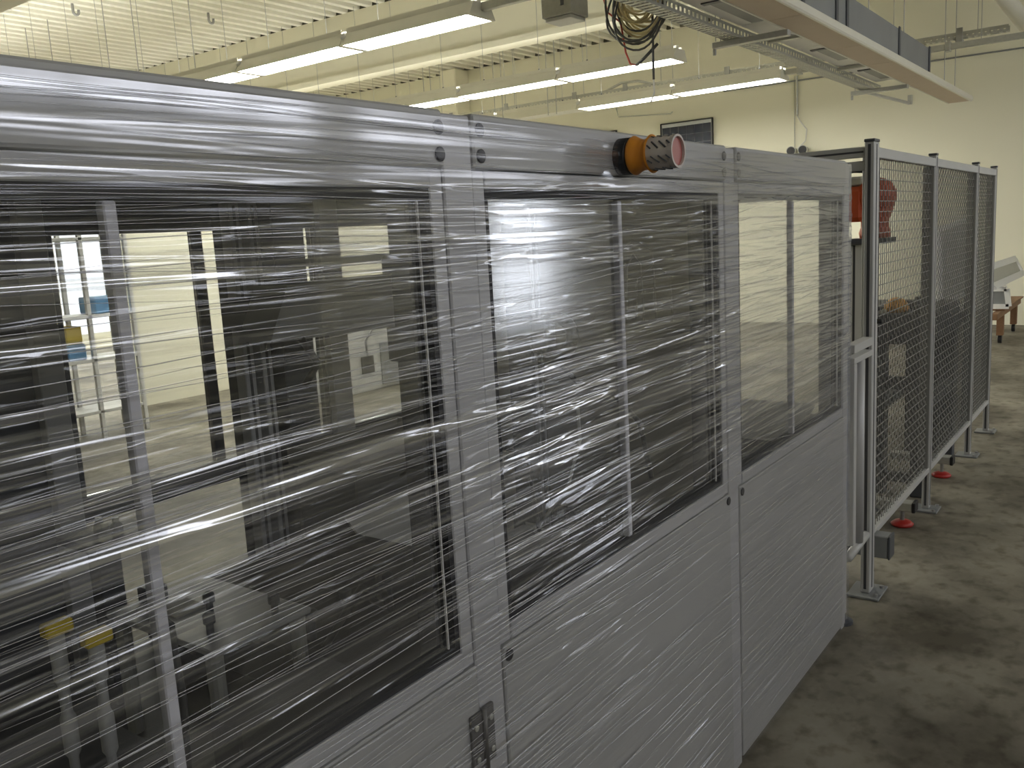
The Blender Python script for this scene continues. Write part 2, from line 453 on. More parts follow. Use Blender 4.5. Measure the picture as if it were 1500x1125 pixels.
# hinge across the post and the left door
hg = MB().bbox(1.150, 1.183, -.011, -.0045, .712, .826, .001).build('hinge', 'hinge', enc)
MB().bbox(1.190, 1.221, -.009, -.001, .712, .826, .001).build('hinge_leaf', 'hinge', hg)
MB().tube([(1.1865, -.012, .708), (1.1865, -.012, .83)], .006, 10).build('hinge_pin', 'hinge', hg, smooth=True)
for (x, z) in ((1.163, .735), (1.163, .80), (1.210, .735), (1.210, .80)):
    MB().lathe((x, -.0092 if x > 1.19 else -.0112, z), (0, -1, 0), [(0, .006), (.002, .006), (.003, .004)], 10).build('screw', 'zinc', hg)
# roof, floor pan, rear and end walls
MB().box(XL, XR-.051, .052, D-.002, H-.03, H-.008).build('roof_panel', 'dark', enc)
MB().box(XL, XR-.06, .05, D-.06, .05, .07).build('floor_pan', 'dark', enc)
# rear wall: dark panel on the left, windows to the right, light lower panels
MB().box(XL, 1.28, D-.04, D-.02, .07, H-.0305).build('rear_panel', 'dark', enc)
MB().box(1.362, XR-.055, D-.05, D-.001, Z_WT-.005, H-.0305).build('rear_header', 'dark', enc)
for (a, b) in ((1.39, 2.44), (2.57, XR-.08)):
    MB().box(a-.025, a, D-.05, D-.001, Z_SB, Z_WT-.006).build('rear_stile', 'dark', enc)
    MB().box(b, b+.008, D-.05, D-.001, Z_SB, Z_WT-.006).build('rear_stile', 'dark', enc)
    mid = (a+b)/2 - .008
    MB().box(mid-.02, mid+.02, D-.04, D-.015, Z_WB, Z_WT-.006).build('rear_joint_strip', 'dark', enc)
    MB().box(a+.001, mid-.021, D-.03, D-.025, Z_WB, Z_WT-.006).build('rear_window_pane', 'backpane', enc)
    MB().box(mid+.021, b-.001, D-.03, D-.025, Z_WB, Z_WT-.006).build('rear_window_pane', 'backpane', enc)
    MB().box(a-.024, b+.007, D-.05, D-.001, .87, Z_WB-.001).build('rear_sill', 'dark', enc)
MB().box(1.362, 2.449, D-.035, D-.02, .07, .40).build('rear_lower_panel', 'offwhite', enc)
MB().box(1.362, 2.449, D-.03, D-.025, .401, .869).build('rear_lower_pane', 'backpane', enc)
MB().box(2.551, XR-.055, D-.035, D-.02, .07, .868).build('rear_lower_panel', 'offwhite', enc)
# end wall at the fence side: opaque taupe panel at the rear, narrow window near the front
MB().box(XR-.035, XR-.015, .50, D-.055, .07, H-.0305).build('end_panel', 'taupe', enc)
MB().box(XR-.045, XR-.005, .46, .499, .07, H-.04).build('end_mullion', 'alu', enc)
MB().box(XR-.035, XR-.015, .055, .459, .07, Z_SB).build('end_lower_panel', 'panel', enc)
MB().box(XR-.035, XR-.015, .055, .459, Z_WT, H-.0305).build('end_header', 'panel', enc)
MB().box(XR-.028, XR-.022, .055, .459, Z_SB+.001, Z_WT-.001).build('end_window_pane', 'backpane', enc)
MB().box(XR-.052, XR-.046, .20, .225, Z_SB, Z_WT).build('end_joint_strip', 'taupe', enc)
ft = MB().lathe((3.655, .02, 0), (0,0,1), [(0, .045), (.012, .045), (.02, .02), (.05, .012)], 16).build('levelling_foot', 'dark', enc, smooth=False)
MB().bbox(3.631, 3.652, .001, .028, .05, 1.90, .002).build('corner_profile', 'fencegrey', enc)

# ------------------------------------------------------------------ stretch film wrapped round the enclosure
film = thing('stretch_film', 'clear creased stretch film wrapped in bands around the whole enclosure', 'stretch film', (1.5, -.02, 0.05))
def film_sheet():
    NX, NZ = 210, 1400
    x = np.linspace(XL, XR+.032, NX); z = np.linspace(0.02, H+.004, NZ)
    Y = np.zeros((NZ, NX))
    dz = z[1]-z[0]
    def add(n, amp, wid, ln, z0, z1, x0=XL, x1=XR, tilt=.03):
        for _ in range(n):
            xc = rng.uniform(x0, x1); zc = rng.uniform(z0, z1); L_ = rng.uniform(*ln); w_ = rng.uniform(*wid); a = rng.uniform(*amp)
            sl = rng.normal(0, tilt); cv = rng.normal(0, .01); ph = rng.uniform(0, 6)
            env = np.exp(-((x-xc)/L_)**4)
            zc_x = zc + sl*(x-xc) + cv*(x-xc)**2 + .002*np.sin(9*x+ph)
            i0 = max(0, int((zc-.16-z[0])/dz)); i1 = min(NZ, int((zc+.16-z[0])/dz))
            if i1 <= i0: continue
            zz = z[i0:i1, None]
            Y[i0:i1] -= a*env[None]*np.exp(-((zz-zc_x[None])/w_)**2)
    add(750, (.0005, .0020), (.0015, .004), (.2, 1.1), .08, 1.91)
    add(90, (.0008, .003), (.005, .013), (.2, 1.0), .95, 1.85)
    add(320, (.0012, .0045), (.0022, .007), (.08, .35), .5, 1.78, 1.2, 1.75, .06)
    add(160, (.0012, .004), (.002, .006), (.06, .3), 1.42, 1.80, 1.2, 1.7, .05)
    add(300, (.0008, .003), (.0018, .006), (.06, .3), .95, 1.88, 2.2, 3.63, .08)
    Y = np.maximum(Y, -.009)
    def vnoise(nz_, nx_):
        gz = np.linspace(0, nz_-1.001, NZ); gx = np.linspace(0, nx_-1.001, NX)
        G = rng.random((nz_+1, nx_+1)); iz = gz.astype(int); ix = gx.astype(int)
        fz = (gz-iz)[:, None]; fx = (gx-ix)[None]
        fz = fz*fz*(3-2*fz); fx = fx*fx*(3-2*fx)
        a = G[iz][:, ix]; b = G[iz][:, ix+1]; c = G[iz+1][:, ix]; d_ = G[iz+1][:, ix+1]
        return (a*(1-fx)+b*fx)*(1-fz) + (c*(1-fx)+d_*fx)*fz
    fine = vnoise(420, 14); mid_ = vnoise(110, 9); broad = vnoise(26, 8); patch = vnoise(9, 7)
    # fine relief of the stretched film
    Y += .0011*(fine-.5) + .0016*(mid_-.5)
    # the film lies tight on the header and closer on the lower panels than over the window openings
    zt = np.clip((z-1.76)/.06, 0, 1); zl = np.clip((1.30-z)/.35, 0, 1)
    Y *= (1 - .95*zt - .45*zl)[:, None]
    # density of the overlapping layers: streaks along the wrapping direction, more layers to the far end
    dens = .30*fine + .30*mid_ + .25*broad + .15*patch
    dens = np.clip((dens-.36)/.30, 0, 1)**1.5
    far = np.clip((x-1.9)/1.0, 0, 1)[None]
    dens *= (1 - .78*zl - .1*zt)[:, None]
    dens += (.14*np.exp(-((z-1.70)/.13)**2))[:, None]*(x < 1.16)[None]
    dens *= (1 - .4*np.exp(-((x-1.98)/.22)**2))[None]
    dens = np.clip(dens + .42*far*far*(3-2*far)*(1-.5*zl)[:, None], 0, 1)
    # where the film spans an opening it is drawn in a little between the frames
    for (a, b) in DOORW[1:]:
        u = np.clip((x-a)/(b-a), 0, 1); s_ = np.sin(u*pi)**.6*((x > a) & (x < b))
        v = np.clip((z-Z_WB)/(Z_WT-Z_WB), 0, 1); t_ = np.sin(v*pi)**.6
        Y += .003*s_[None]*t_[:, None]
    Y = Y - .0105
    # the film is lifted where it rides over the beacon base
    Y -= .02*np.exp(-((x[None]-1.79)/.06)**2 - ((z[:, None]-1.865)/.035)**2)
    # and it rounds over the top edge
    tz = np.clip((z-(H-.012))/.016, 0, 1)[:, None]
    Y = Y*(1-tz) + tz*(.02)
    # and round the end corner
    tx = np.clip((x-(XR+.018))/.014, 0, 1)[None]
    Y = Y*(1-tx**2) + tx**2*(.028)
    XX, ZZ = np.meshgrid(x, z)
    co = np.stack([XX, Y, ZZ], -1).reshape(-1, 3) - np.array(film['_o'])
    me = bpy.data.meshes.new('film_sheet')
    i = np.arange(NZ-1)[:, None]*NX + np.arange(NX-1)[None]
    q = np.stack([i, i+1, i+NX+1, i+NX], -1).reshape(-1, 4)
    me.vertices.add(len(co)); me.vertices.foreach_set('co', co.astype(np.float32).ravel())
    me.loops.add(q.size); me.loops.foreach_set('vertex_index', q.astype(np.int32).ravel())
    me.polygons.add(len(q)); me.polygons.foreach_set('loop_start', np.arange(0, q.size, 4, dtype=np.int32))
    me.polygons.foreach_set('use_smooth', np.ones(len(q), dtype=bool))
    me.update(); me.validate()
    at = me.attributes.new('film_layers', 'FLOAT', 'POINT'); at.data.foreach_set('value', dens.astype(np.float32).ravel())
    me.materials.append(MT['film'])
    o = bpy.data.objects.new('film_sheet', me); COL.objects.link(o); o.parent = film
    return o
film_sheet()
def creases():
    m = MB()
    def strand(xc, zc, L_, r, sl):
        n = max(4, int(L_/.06)); cv = random.gauss(0, .01); ph = random.uniform(0, 6)
        pts = []; rr = []
        for i in range(n+1):
            t = i/n; x = xc + (t-.5)*L_
            if x < XL+.02 or x > XR+.005: continue
            z = zc + sl*(x-xc) + cv*(x-xc)**2 + .0012*math.sin(11*x+ph)
            if z < .07 or z > H-.02: continue
            pts.append((x, -.0135 - .0015*math.sin(pi*t), z)); rr.append(r*(.15+.85*math.sin(pi*t)))
        if len(pts) > 2: m.tube(pts, rr, 5, caps=False)
    def many(n, x0, x1, z0, z1, ln, rad, tilt, bias=0.0):
        for _ in range(n):
            strand(random.uniform(x0, x1), random.uniform(z0, z1), random.uniform(*ln), random.uniform(*rad), random.gauss(bias, tilt))
    many(260, .2, 1.4, .6, 1.80, (.2, 1.0), (.0003, .0009), .025)
    many(150, 1.15, 2.1, .95, 1.78, (.08, .6), (.0003, .0010), .04)
    many(220, 2.1, 3.6, .95, 1.85, (.08, .6), (.0005, .0012), .05)
    many(230, 1.0, 3.6, .1, .93, (.1, .9), (.0003, .0008), .03, -.02)
    many(110, .3, 3.5, 1.79, 1.91, (.1, .6), (.0003, .0010), .02)
    return m.build('film_crease', 'crease', film, smooth=True, kind='stuff')
creases()
MB().bbox(XR+.014, XR+.0205, .0005, .02, .5, 1.905, .001).build('film_band_edge', 'bluefilm', film)

# ------------------------------------------------------------------ signal beacon on the header
bc = thing('signal_beacon', 'orange signal beacon with black base sticking out of the header', 'beacon', (1.803, -.006, 1.865))
ax = (0, -1, 0)
MB().lathe((1.803, -.0065, 1.865), ax, [(0, .041), (.026, .041), (.03, .036)], 28).build('base', 'black', bc)
MB().lathe((1.803, -.037, 1.865), ax, [(0, .040), (.006, .043), (.018, .036), (.03, .033), (.04, .035), (.048, .042)], 28).build('collar', 'amber', bc, smooth=True)
ln = MB().lathe((1.803, -.085, 1.865), ax, [(0, .036), (.055, .035), (.0565, .034)], 28, cap=False).build('lens', 'lens', bc, smooth=True)
lt = MB()
for k in range(14):      # criss-cross lattice of the lens guard
    for j in range(6):
        if (k + j) % 2: continue
        a = 2*pi*(k + .5*(j % 2))/14; y0 = -.088 - j*.009
        d = 2*pi/28
        p = [(1.803 + .0362*math.cos(a+t*d), y0 - t*.009, 1.865 + .0362*math.sin(a+t*d)) for t in (0, .5, 1)]
        lt.tube(p, .0020, 4)
lt.build('lens_guard', 'dark', ln, kind='stuff')
MB().lathe((1.803, -.138, 1.865), ax, [(0, .031), (.003, .031)], 28).build('red_disc', 'dullred', bc)
MB().lathe((1.803, -.137, 1.865), ax, [(0, .036), (.010, .036), (.010, .031), (.0, .031)], 28, cap=False).build('rim', 'lens', bc, smooth=False)

# ------------------------------------------------------------------ machinery inside the enclosure
def profile(x, y, z0, z1, w=.045, d=.045, par=None, name='column', m='alu'):
    MB().bbox(x-w/2, x+w/2, y-d/2, y+d/2, z0, z1, .003).build(name, m, par)
    MB().box(x-.005, x+.005, y-d/2-.001, y-d/2+.004, z0+.01, z1-.01).build('groove', 'groove', par)
g = thing('gantry_frame', 'pair of aluminium columns carrying a thick grey boom inside the enclosure', 'gantry', (1.85, 1.3, .07))
for x in (1.80, 1.872): profile(x, 1.42, .0705, 1.86, .042, .05, g)
MB().bbox(1.915, 2.05, 1.36, 1.48, .071, 1.86, .004).build('back_column', 'dark', g)
MB().bbox(1.785, 1.91, 1.446, 1.50, .071, 1.86, .004).build('back_plate', 'dark', g)
MB().prism([(1.62, 1.44), (1.70, 1.60), (2.62, 1.60), (2.62, 1.42)], 1, 1.05, 1.20).build('boom', 'panel', g)
MB().bbox(2.30, 2.44, .98, 1.26, 1.28, 1.66, .01).build('carriage', 'dark', g)
MB().tube([(1.74, 1.06, 1.44), (1.78, 1.04, 1.36), (1.72, 1.04, 1.30)], .012, 8).build('cable', 'black', g, smooth=True)
MB().bbox(1.73, 1.78, 1.201, 1.395, 1.46, 1.56, .004).build('boom_bracket', 'dark', g)
# cream cabinet against the rear wall
cb = thing('control_cabinet', 'white control cabinet with dark doors seen through the rear windows', 'cabinet', (7.1, 6.75, 0))
MB().bbox(6.05, 8.10, 6.5, 7.0, 0, .79, .01).build('body', 'white', cb)
MB().bbox(6.55, 6.98, 6.48, 6.499, .04, .55, .004).build('door', 'dark', cb)
MB().bbox(7.20, 7.40, 6.48, 6.499, .22, .42, .004).build('display', 'black', cb)
MB().bbox(7.52, 8.0, 6.48, 6.499, .04, .55, .004).build('door', 'duct', cb)
MB().tube([(7.28, 6.46, .43), (7.24, 6.44, .60), (7.40, 6.44, .76), (7.6, 6.49, .80)], .014, 6).build('cable', 'duct', cb, smooth=True)
br = thing('transfer_rail', 'pale horizontal rail high up behind the left window', 'rail', (2.4, 1.4, 1.62))
MB().bbox(2.10, 2.70, 1.40, 1.43, 1.640, 1.668, .003).build('rail', 'white', br)
MB().bbox(2.115, 2.135, 1.38, 1.399, 1.56, 1.74, .003).build('stop_post', 'alu', br)
MB().bbox(2.6, 2.64, 1.431, 1.46, 1.60, 1.88, .003).build('hanger', 'dark', br)
hw = thing('hand_wheel', 'black hand wheel with pale hub beside the window post', 'hand wheel', (1.93, .8, 1.705))
MB().tube(arc((1.93, .8, 1.705), .042, 0, 2*pi, 20, 'yz')[:-1], .010, 8, closed=True).build('rim', 'black', hw, smooth=True)
MB().lathe((1.92, .8, 1.705), (1,0,0), [(0, .022), (.03, .018)], 16).build('hub', 'white', hw)
MB().tube([(1.935, .8, 1.705), (2.0, .82, 1.70), (2.12, .9, 1.68), (2.31, 1.05, 1.62)], .012, 8).build('shaft', 'dark', hw, smooth=True)
ty = thing('parts_tray', 'shallow brown grey tray on the machine bed behind the left window', 'tray', (2.1, 1.25, .98))
MB().bbox(1.88, 2.42, 1.00, 1.35, .985, 1.0, .002).build('tray_base', 'taupe', ty)
for (a, b, c, d_) in ((1.88, 2.42, 1.0, 1.01), (1.88, 2.42, 1.34, 1.35), (1.88, 1.89, 1.011, 1.339), (2.41, 2.42, 1.011, 1.339)):
    MB().box(a, b, c, d_, 1.001, 1.045).build('tray_side', 'taupe', ty)
# dark machine bed with stations
bd = thing('machine_bed', 'dark steel machine bed with blocks along the enclosure floor', 'machine bed', (1.4, .8, .07))
MB().bbox(.25, 2.60, .35, 1.35, .071, .60, .01).build('bed', 'bed', bd)
MB().bbox(1.30, 2.30, .62, 1.34, .601, .72, .008).build('raised_table', 'bed', bd)
MB().bbox(1.62, 1.80, .70, .95, .721, .83, .006).build('block', 'bed', bd)
MB().bbox(1.90, 2.18, .45, .60, .601, .80, .006).build('block', 'dark', bd)
MB().bbox(.35, .80, .38, .62, .601, .82, .008).build('block', 'bed', bd)
MB().bbox(1.9, 2.40, 1.05, 1.33, .721, .98, .006).build('riser', 'dark', bd)
MB().bbox(.95, 1.25, .42, .52, .601, .78, .006).build('block', 'dark', bd)
for k in range(6):
    x = 1.38 + k*.14
    MB().lathe((x, .70 + .02*(k % 2), .721), (0,0,1), [(0, .012), (.05, .012), (.055, .018), (.075, .018), (.08, .008)], 12).build('clamp_knob', 'dark', bd)
MB().tube([(1.25, .5, .80), (1.34, .46, .92), (1.45, .5, .86), (1.55, .58, .76), (1.6, .7, .74)], .009, 8).build('hose', 'black', bd, smooth=True)
MB().tube([(1.95, .9, .98), (2.0, .7, 1.12), (2.08, .5, 1.06), (2.1, .48, .81)], .007, 8).build('hose', 'black', bd, smooth=True)
MB().tube([(2.1, .5, .81), (2.18, .42, .95), (2.16, .36, 1.10), (2.22, .4, 1.2)], .005, 8).build('hose', 'offwhite', bd, smooth=True)
sp = thing('guide_plate', 'tilted pale guide plate catching light behind the left window', 'plate', (2.0, 1.0, .72))
MB().quad_box([(1.84, .90, .722), (2.12, .90, .722), (2.12, .91, .722), (1.84, .91, .722), (1.82, 1.02, .86), (2.10, 1.02, .86), (2.10, 1.03, .86), (1.82, 1.03, .86)]).build('plate', 'offwhite', sp)
MB().box(1.95, 1.98, .97, 1.04, .7215, .79).build('support', 'dark', sp)
# light grey fixture plate with knobs
fp = thing('fixture_plate', 'light grey fixture plate on short posts behind the left window', 'fixture plate', (1.15, .75, .6))
MB().bbox(.98, 1.24, .52, .93, .885, .90, .003).build('plate', 'alu', fp)
for (x, y) in ((1.0, .55), (1.22, .55), (1.0, .9), (1.22, .9)): MB().lathe((x, y, .6005), (0,0,1), [(0, .018), (.284, .018)], 12).build('leg', 'zinc', fp)
MB().bbox(1.04, 1.12, .74, .82, .901, .905, .001).build('pad', 'taupe', fp)
for (x, y) in ((1.03, .60), (1.17, .56), (1.10, .70)): MB().lathe((x, y, .901), (0,0,1), [(0, .008), (.025, .008), (.026, .013), (.045, .013), (.05, .006)], 12).build('knob', 'dark', fp)
MB().bbox(1.05, 1.10, .86, .91, .901, .94, .003).build('clamp', 'dark', fp)
# white valves with yellow caps
for (x, y, z, lb) in ((.635, .42, 1.115, 'white valve with yellow cap, left of the two by the joint strip'), (.672, .37, 1.095, 'white valve with yellow cap, right of the two by the joint strip')):
    v = thing('valve', lb, 'valve', (x, y, .82), 'yellow capped valves')
    MB().lathe((x, y, .8205), (0,0,1), [(0, .008), (.07, .008), (.08, .013), (.14, .013), (.15, .009), (.2, .009), (.21, .013), (z-.83, .013)], 14).build('body', 'panel', v, smooth=True)
    MB().bbox(x-.020, x+.026, y-.012, y+.012, z-.009, z+.014, .003).build('cap', 'yellow', v)
MB_t = tag(MB().tube([(.70, .37, 1.10), (.76, .36, 1.12), (.80, .36, 1.07), (.83, .40, .9), (.84, .44, .61)], .007, 8).build('air_hose', 'cabdark', loc=(.84, .44, .603), smooth=True), 'thin grey air hose curling down beside the yellow valves', 'hose')
# small shelf with clear parts
sh = thing('small_shelf', 'small dark shelf with bright fittings low in the left rear window', 'shelf', (1.06, 1.0, .6))
MB().bbox(.98, 1.16, .93, 1.12, 1.03, 1.05, .003).build('top', 'dark', sh)
MB().bbox(1.04, 1.10, 1.05, 1.10, .6005, 1.0295, .003).build('stand', 'dark', sh)
for (x, y) in ((1.03, .98), (1.07, 1.0), (1.05, 1.04)): MB().lathe((x, y, 1.0505), (0,0,1), [(0, .015), (.02, .015), (.03, .008), (.04, .008)], 12).build('fitting', 'zinc', sh)
# station behind the middle window
rb = thing('rotary_unit', 'dark rotary unit with round black ring behind the middle window', 'rotary unit', (3.3, 1.3, .07))
MB().bbox(3.36, 3.46, 1.36, 1.50, .071, 1.84, .004).build('column', 'dark', rb)
MB().box(3.38, 3.395, 1.352, 1.359, .2, 1.83).build('rail', 'alu', rb)
MB().box(3.43, 3.44, 1.352, 1.359, .2, 1.83).build('rail', 'alu', rb)
MB().tube(arc((3.40, 1.24, 1.24), .085, 0, 2*pi, 24, 'yz')[:-1], .030, 8, closed=True).build('ring', 'black', rb, smooth=True)
MB().bbox(3.365, 3.455, 1.28, 1.359, 1.16, 1.32, .006).build('mount', 'dark', rb)
MB().tube([(3.4, 1.24, 1.12), (3.42, 1.15, 1.02), (3.44, .98, .98), (3.45, .85, .85), (3.45, .8, .6)], .012, 8).build('cable', 'black', rb, smooth=True)
dc = thing('drag_chain', 'black segmented cable chain running behind the middle window', 'cable chain', (3.5, .85, .3))
MB().bbox(3.46, 3.56, .56, 1.60, .071, .33, .004).build('trough', 'dark', dc)
lk = None
for k in range(22):
    y = .60 + k*.036
    if lk is None:
        lk = MB().bbox(-.03, .03, -.014, .014, 0, .045, .004).build('link', 'black'); lk.parent = dc; lk.location = Vector((3.5, y, .331)) - Vector(dc['_o'])
    else: place(lk, 'link', dc, (3.5, y, .331))
sg = thing('prohibition_sign', 'small white sign with red prohibition ring behind the middle window', 'sign', (3.445, 1.25, .25))
MB().bbox(3.345, 3.3495, 1.19, 1.44, .12, .33, .001).build('plate', 'panel', sg)
MB().bbox(3.3425, 3.3445, 1.325, 1.395, .235, .305, .0005).build('card', 'white', sg)
MB().tube(arc((3.3415, 1.36, .27), .026, 0, 2*pi, 20, 'yz')[:-1], .004, 6, closed=True).build('ring', 'red', sg)
MB().obox((3.3415, 1.342, .288), (3.3415, 1.378, .252), .002, .006, (1,0,0)).build('bar', 'red', sg)
MB().obox((3.3418, 1.36, .285), (3.3418, 1.36, .256), .001, .012, (0,1,0)).build('pictogram', 'black', sg)
hp = thing('hose_loop', 'thin grey hoses looping in front of the taupe end panel', 'hose', (3.5, .9, 1.3))
for (y0, y1, zt) in ((.80, 1.0, 1.66), (.86, .95, 1.60), (.72, .90, 1.55)):
    MB().tube([(3.54, y0, 1.30), (3.54, y0+.01, zt-.05), (3.54, (y0+y1)/2, zt), (3.54, y1-.01, zt-.06), (3.54, y1, 1.3)], .005, 6).build('hose', 'taupe', hp, smooth=True)
bx2 = thing('bright_tray', 'pale angled tray low behind the right window', 'tray', (3.3, .3, .8))
MB().quad_box([(3.30, .10, .86), (3.54, .10, .96), (3.54, .40, .96), (3.30, .40, .86), (3.30, .10, .87), (3.54, .10, .97), (3.54, .40, .97), (3.30, .40, .87)]).build('tray', 'offwhite', bx2)
MB().box(3.34, 3.38, .12, .38, .0705, .865).build('stand', 'dark', bx2)
# rack with bins beyond the rear windows
rk = thing('storage_rack', 'white storage rack seen through the left rear window', 'rack', (4.7, 7.4, 0))
for x in (3.9, 4.4, 4.85):
    for y in (7.2, 7.6): MB().bbox(x-.02, x+.02, y-.02, y+.02, 0, 2.0, .003).build('upright', 'white', rk)
for z in (.25, .75, 1.17, 1.9): MB().bbox(3.921, 4.829, 7.18, 7.62, z, z+.03, .003).build('shelf', 'white', rk)
tag(MB().bbox(4.18, 4.36, 7.25, 7.55, .781, .93, .01).build('storage_bin', 'blue', loc=(4.37, 7.4, .781)), 'blue storage bin on the white rack under a yellow one', 'bin')
tag(MB().bbox(4.19, 4.35, 7.27, 7.53, .9305, 1.10, .01).build('storage_bin', 'yellow', loc=(4.27, 7.4, .9305)), 'yellow storage bin stacked on a blue bin', 'bin')
tag(MB().bbox(4.5, 4.80, 7.25, 7.55, 1.2005, 1.36, .01).build('storage_bin', 'blue', loc=(4.65, 7.4, 1.2005)), 'blue storage bin seen beside the joint strip', 'bin').location.z += 0

# ------------------------------------------------------------------ safety fence
fe = thing('safety_fence', 'grey aluminium safety fence with crimped wire panels beyond the enclosure', 'fence', (5.8, .05, 0))
YF = .03; ZB, ZT = .23, 2.0
PX = [(3.985, 4.065), (5.37, 5.41), (6.75, 6.79), (7.56, 7.60)]
def fpost(x0, x1, wy, z1, YF=YF):
    p = MB().bbox(x0, x1, YF-wy/2, YF+wy/2, .012, z1, .003).build('fence_post', 'fencegrey', fe)
    MB().box((x0+x1)/2-.006, (x0+x1)/2+.006, YF-wy/2-.0012, YF-wy/2+.003, .03, z1-.01).build('groove', 'groove', p)
    MB().box(x0-.0012, x0+.003, YF-.006, YF+.006, .03, z1-.01).build('groove', 'groove', p)
    MB().bbox(x0-.002, x1+.002, YF-wy/2-.002, YF+wy/2+.002, z1, z1+.012, .002).build('post_cap', 'dark', p)
    b = MB().bbox(x0-.05, x1+.05, YF-.07, YF+.07, 0.0, .0115, .002).build('foot_plate', 'duct', p)
    for (dx, dy) in ((-.035, -.05), (.035, -.05)):
        MB().lathe(((x0+x1)/2+dx*1.6, YF+dy, .0116), (0,0,1), [(0, .010), (.010, .010), (.012, .006)], 8).build('bolt', 'steel', p)
    MB().bbox(x1, x1+.004, YF-.02, YF+.02, .0118, .09, .001).build('foot_angle', 'zinc', p)
for i, (a, b) in enumerate(PX): fpost(a, b, .04, ZT+.015, .011 if i == 0 else YF)
# second, slimmer profile of the corner post
MB().bbox(4.066, 4.108, YF-.03, YF+.03, .30, ZT, .003).build('fence_post_extension', 'fencegrey', fe)
def panel(x0, x1):
    p = MB()
    fwid = .04
    p.bbox(x0, x1, YF-.018, YF+.018, ZT-.045, ZT, .003)
    o = p.build('panel_top_rail', 'fencegrey', fe)
    MB().bbox(x0, x1, YF-.018, YF+.018, ZB, ZB+.03, .003).build('panel_bottom_rail', 'fencegrey', fe)
    MB().bbox(x0, x0+.025, YF-.017, YF+.017, ZB+.031, ZT-.046, .003).build('panel_stile', 'fencegrey', fe)
    MB().bbox(x1-.03, x1, YF-.017, YF+.04, ZB+.031, ZT-.046, .003).build('panel_stile', 'fencewire', fe)
    w = MB(); a, b = x0+.02, x1-.02; c, d = ZB+.03, ZT-.04
    nx = int(round((b-a)/.036)); nz = int(round((d-c)/.047))
    for j in range(1, nz):
        z = c + (d-c)*j/nz
        w.obox((a, YF, z), (b, YF, z), .004, .004)
    for i in range(1, nx):
        x = a + (b-a)*i/nx; s = 1 if i % 2 else -1
        pts = []
        for j in range(nz*2+1):
            z = c + (d-c)*j/(nz*2); t = (j % 2)*2-1
            pts.append((x + .011*t*s, YF + .003*t*s, z))
        w.tube(pts, .0033, 4, caps=False)
    return w.build('wire_mesh', 'fencewire', fe, kind='stuff')
for (a, b) in ((4.112, 5.366), (5.414, 6.746), (6.794, 7.556)): panel(a, b)
# return of the fence behind the corner post
MB().bbox(4.005, 4.045, .033, 1.85, ZT-.045, ZT-.001, .003).build('return_rail', 'fencegrey', fe)
MB().box(4.004-.0012, 4.0052, .04, 1.84, ZT-.027, ZT-.019).build('return_groove', 'groove', fe)
MB().bbox(4.01, 4.04, .033, 1.85, ZT-.10, ZT-.06, .003).build('return_panel_rail', 'fencegrey', fe)
MB().prism([(4.012, ZT-.101), (4.038, ZT-.101), (4.038, ZT-.19), (4.03, ZT-.19)], 1, .10, .16).build('gusset', 'fencegrey', fe)
# half height infill between the enclosure and the corner post
MB().bbox(3.70, 3.984, -.012, .03, 1.155, 1.19, .002).build('infill_rail', 'fencegrey', fe)
MB().bbox(3.70, 3.984, -.012, .03, 1.11, 1.135, .002).build('infill_rail', 'fencegrey', fe)
MB().bbox(3.70, 3.74, -.012, .03, .33, 1.109, .002).build('infill_stile', 'fencegrey', fe)
MB().tube([(3.85, .01, .30), (3.85, .01, 1.109)], .024, 16).build('infill_tube', 'alu', fe, smooth=True)
MB().tube([(3.70, .01, .275), (3.984, .01, .29)], .02, 12).build('infill_bottom_tube', 'fencegrey', fe, smooth=True)
MB().lathe((4.10, -.001, 1.245), (0,-1,0), [(0, .012), (.02, .012), (.022, .008)], 10).build('lock_bolt', 'black', fe)

# ------------------------------------------------------------------ things inside the fenced cell
ro = thing('robot_arm', 'orange red robot arm with rounded shoulder behind the wire fence', 'robot', (5.3, .40, 0))
MB().bbox(5.24, 5.36, .355, .46, .02, 1.554, .006).build('support_column', 'white', ro)
MB().bbox(5.15, 5.45, .26, .56, 0, .0195, .003).build('base_plate', 'dark', ro)
MB().box(5.2385, 5.2399, .40, .412, .06, 1.55).build('support_groove', 'groove', ro)
MB().bbox(5.18, 5.42, .22, .475, 1.555, 1.585, .006).build('flange', 'dark', ro)
MB().lathe((5.30, .31, 1.586), (0,0,1), [(0, .08), (.03, .085), (.06, .075), (.10, .075), (.14, .09), (.16, .10)], 24).build('neck', 'orange', ro, smooth=True)
MB().lathe((5.30, .31, 1.80), (0,0,1), [(-.07, .05), (-.05, .095), (.0, .112), (.05, .108), (.09, .085), (.115, .045), (.12, .01)], 24).build('shoulder', 'orange', ro, smooth=True)
MB().bbox(5.20, 5.40, .35, .50, 1.68, 1.875, .025).build('motor_housing', 'orange', ro)
MB().bbox(5.23, 5.37, .36, .48, 1.876, 1.93, .01).build('motor_cap', 'zinc', ro)
MB().tube([(5.28, .56, 1.88), (5.28, .52, 1.955), (5.28, .42, 1.965), (5.28, .34, 1.955), (5.28, .31, 1.92)], .012, 8).build('robot_cable', 'black', ro, smooth=True)
oc = thing('orange_gripper', 'yellow orange gripper housing lying on the dark work table', 'gripper', (5.75, .27, 1.121))
MB().lathe((5.75, .29, 1.121), (0,0,1), [(0, .06), (.02, .075), (.05, .068), (.08, .04), (.09, .01)], 18).build('housing', 'yorange', oc, smooth=True)
MB().lathe((5.68, .34, 1.133), (1,0,0), [(-.05, .012), (.0, .012)], 10).build('fitting', 'zinc', oc)
wt = thing('work_table', 'dark welded work table with square openings behind the first fence panel', 'work table', (6.1, .3, 0))
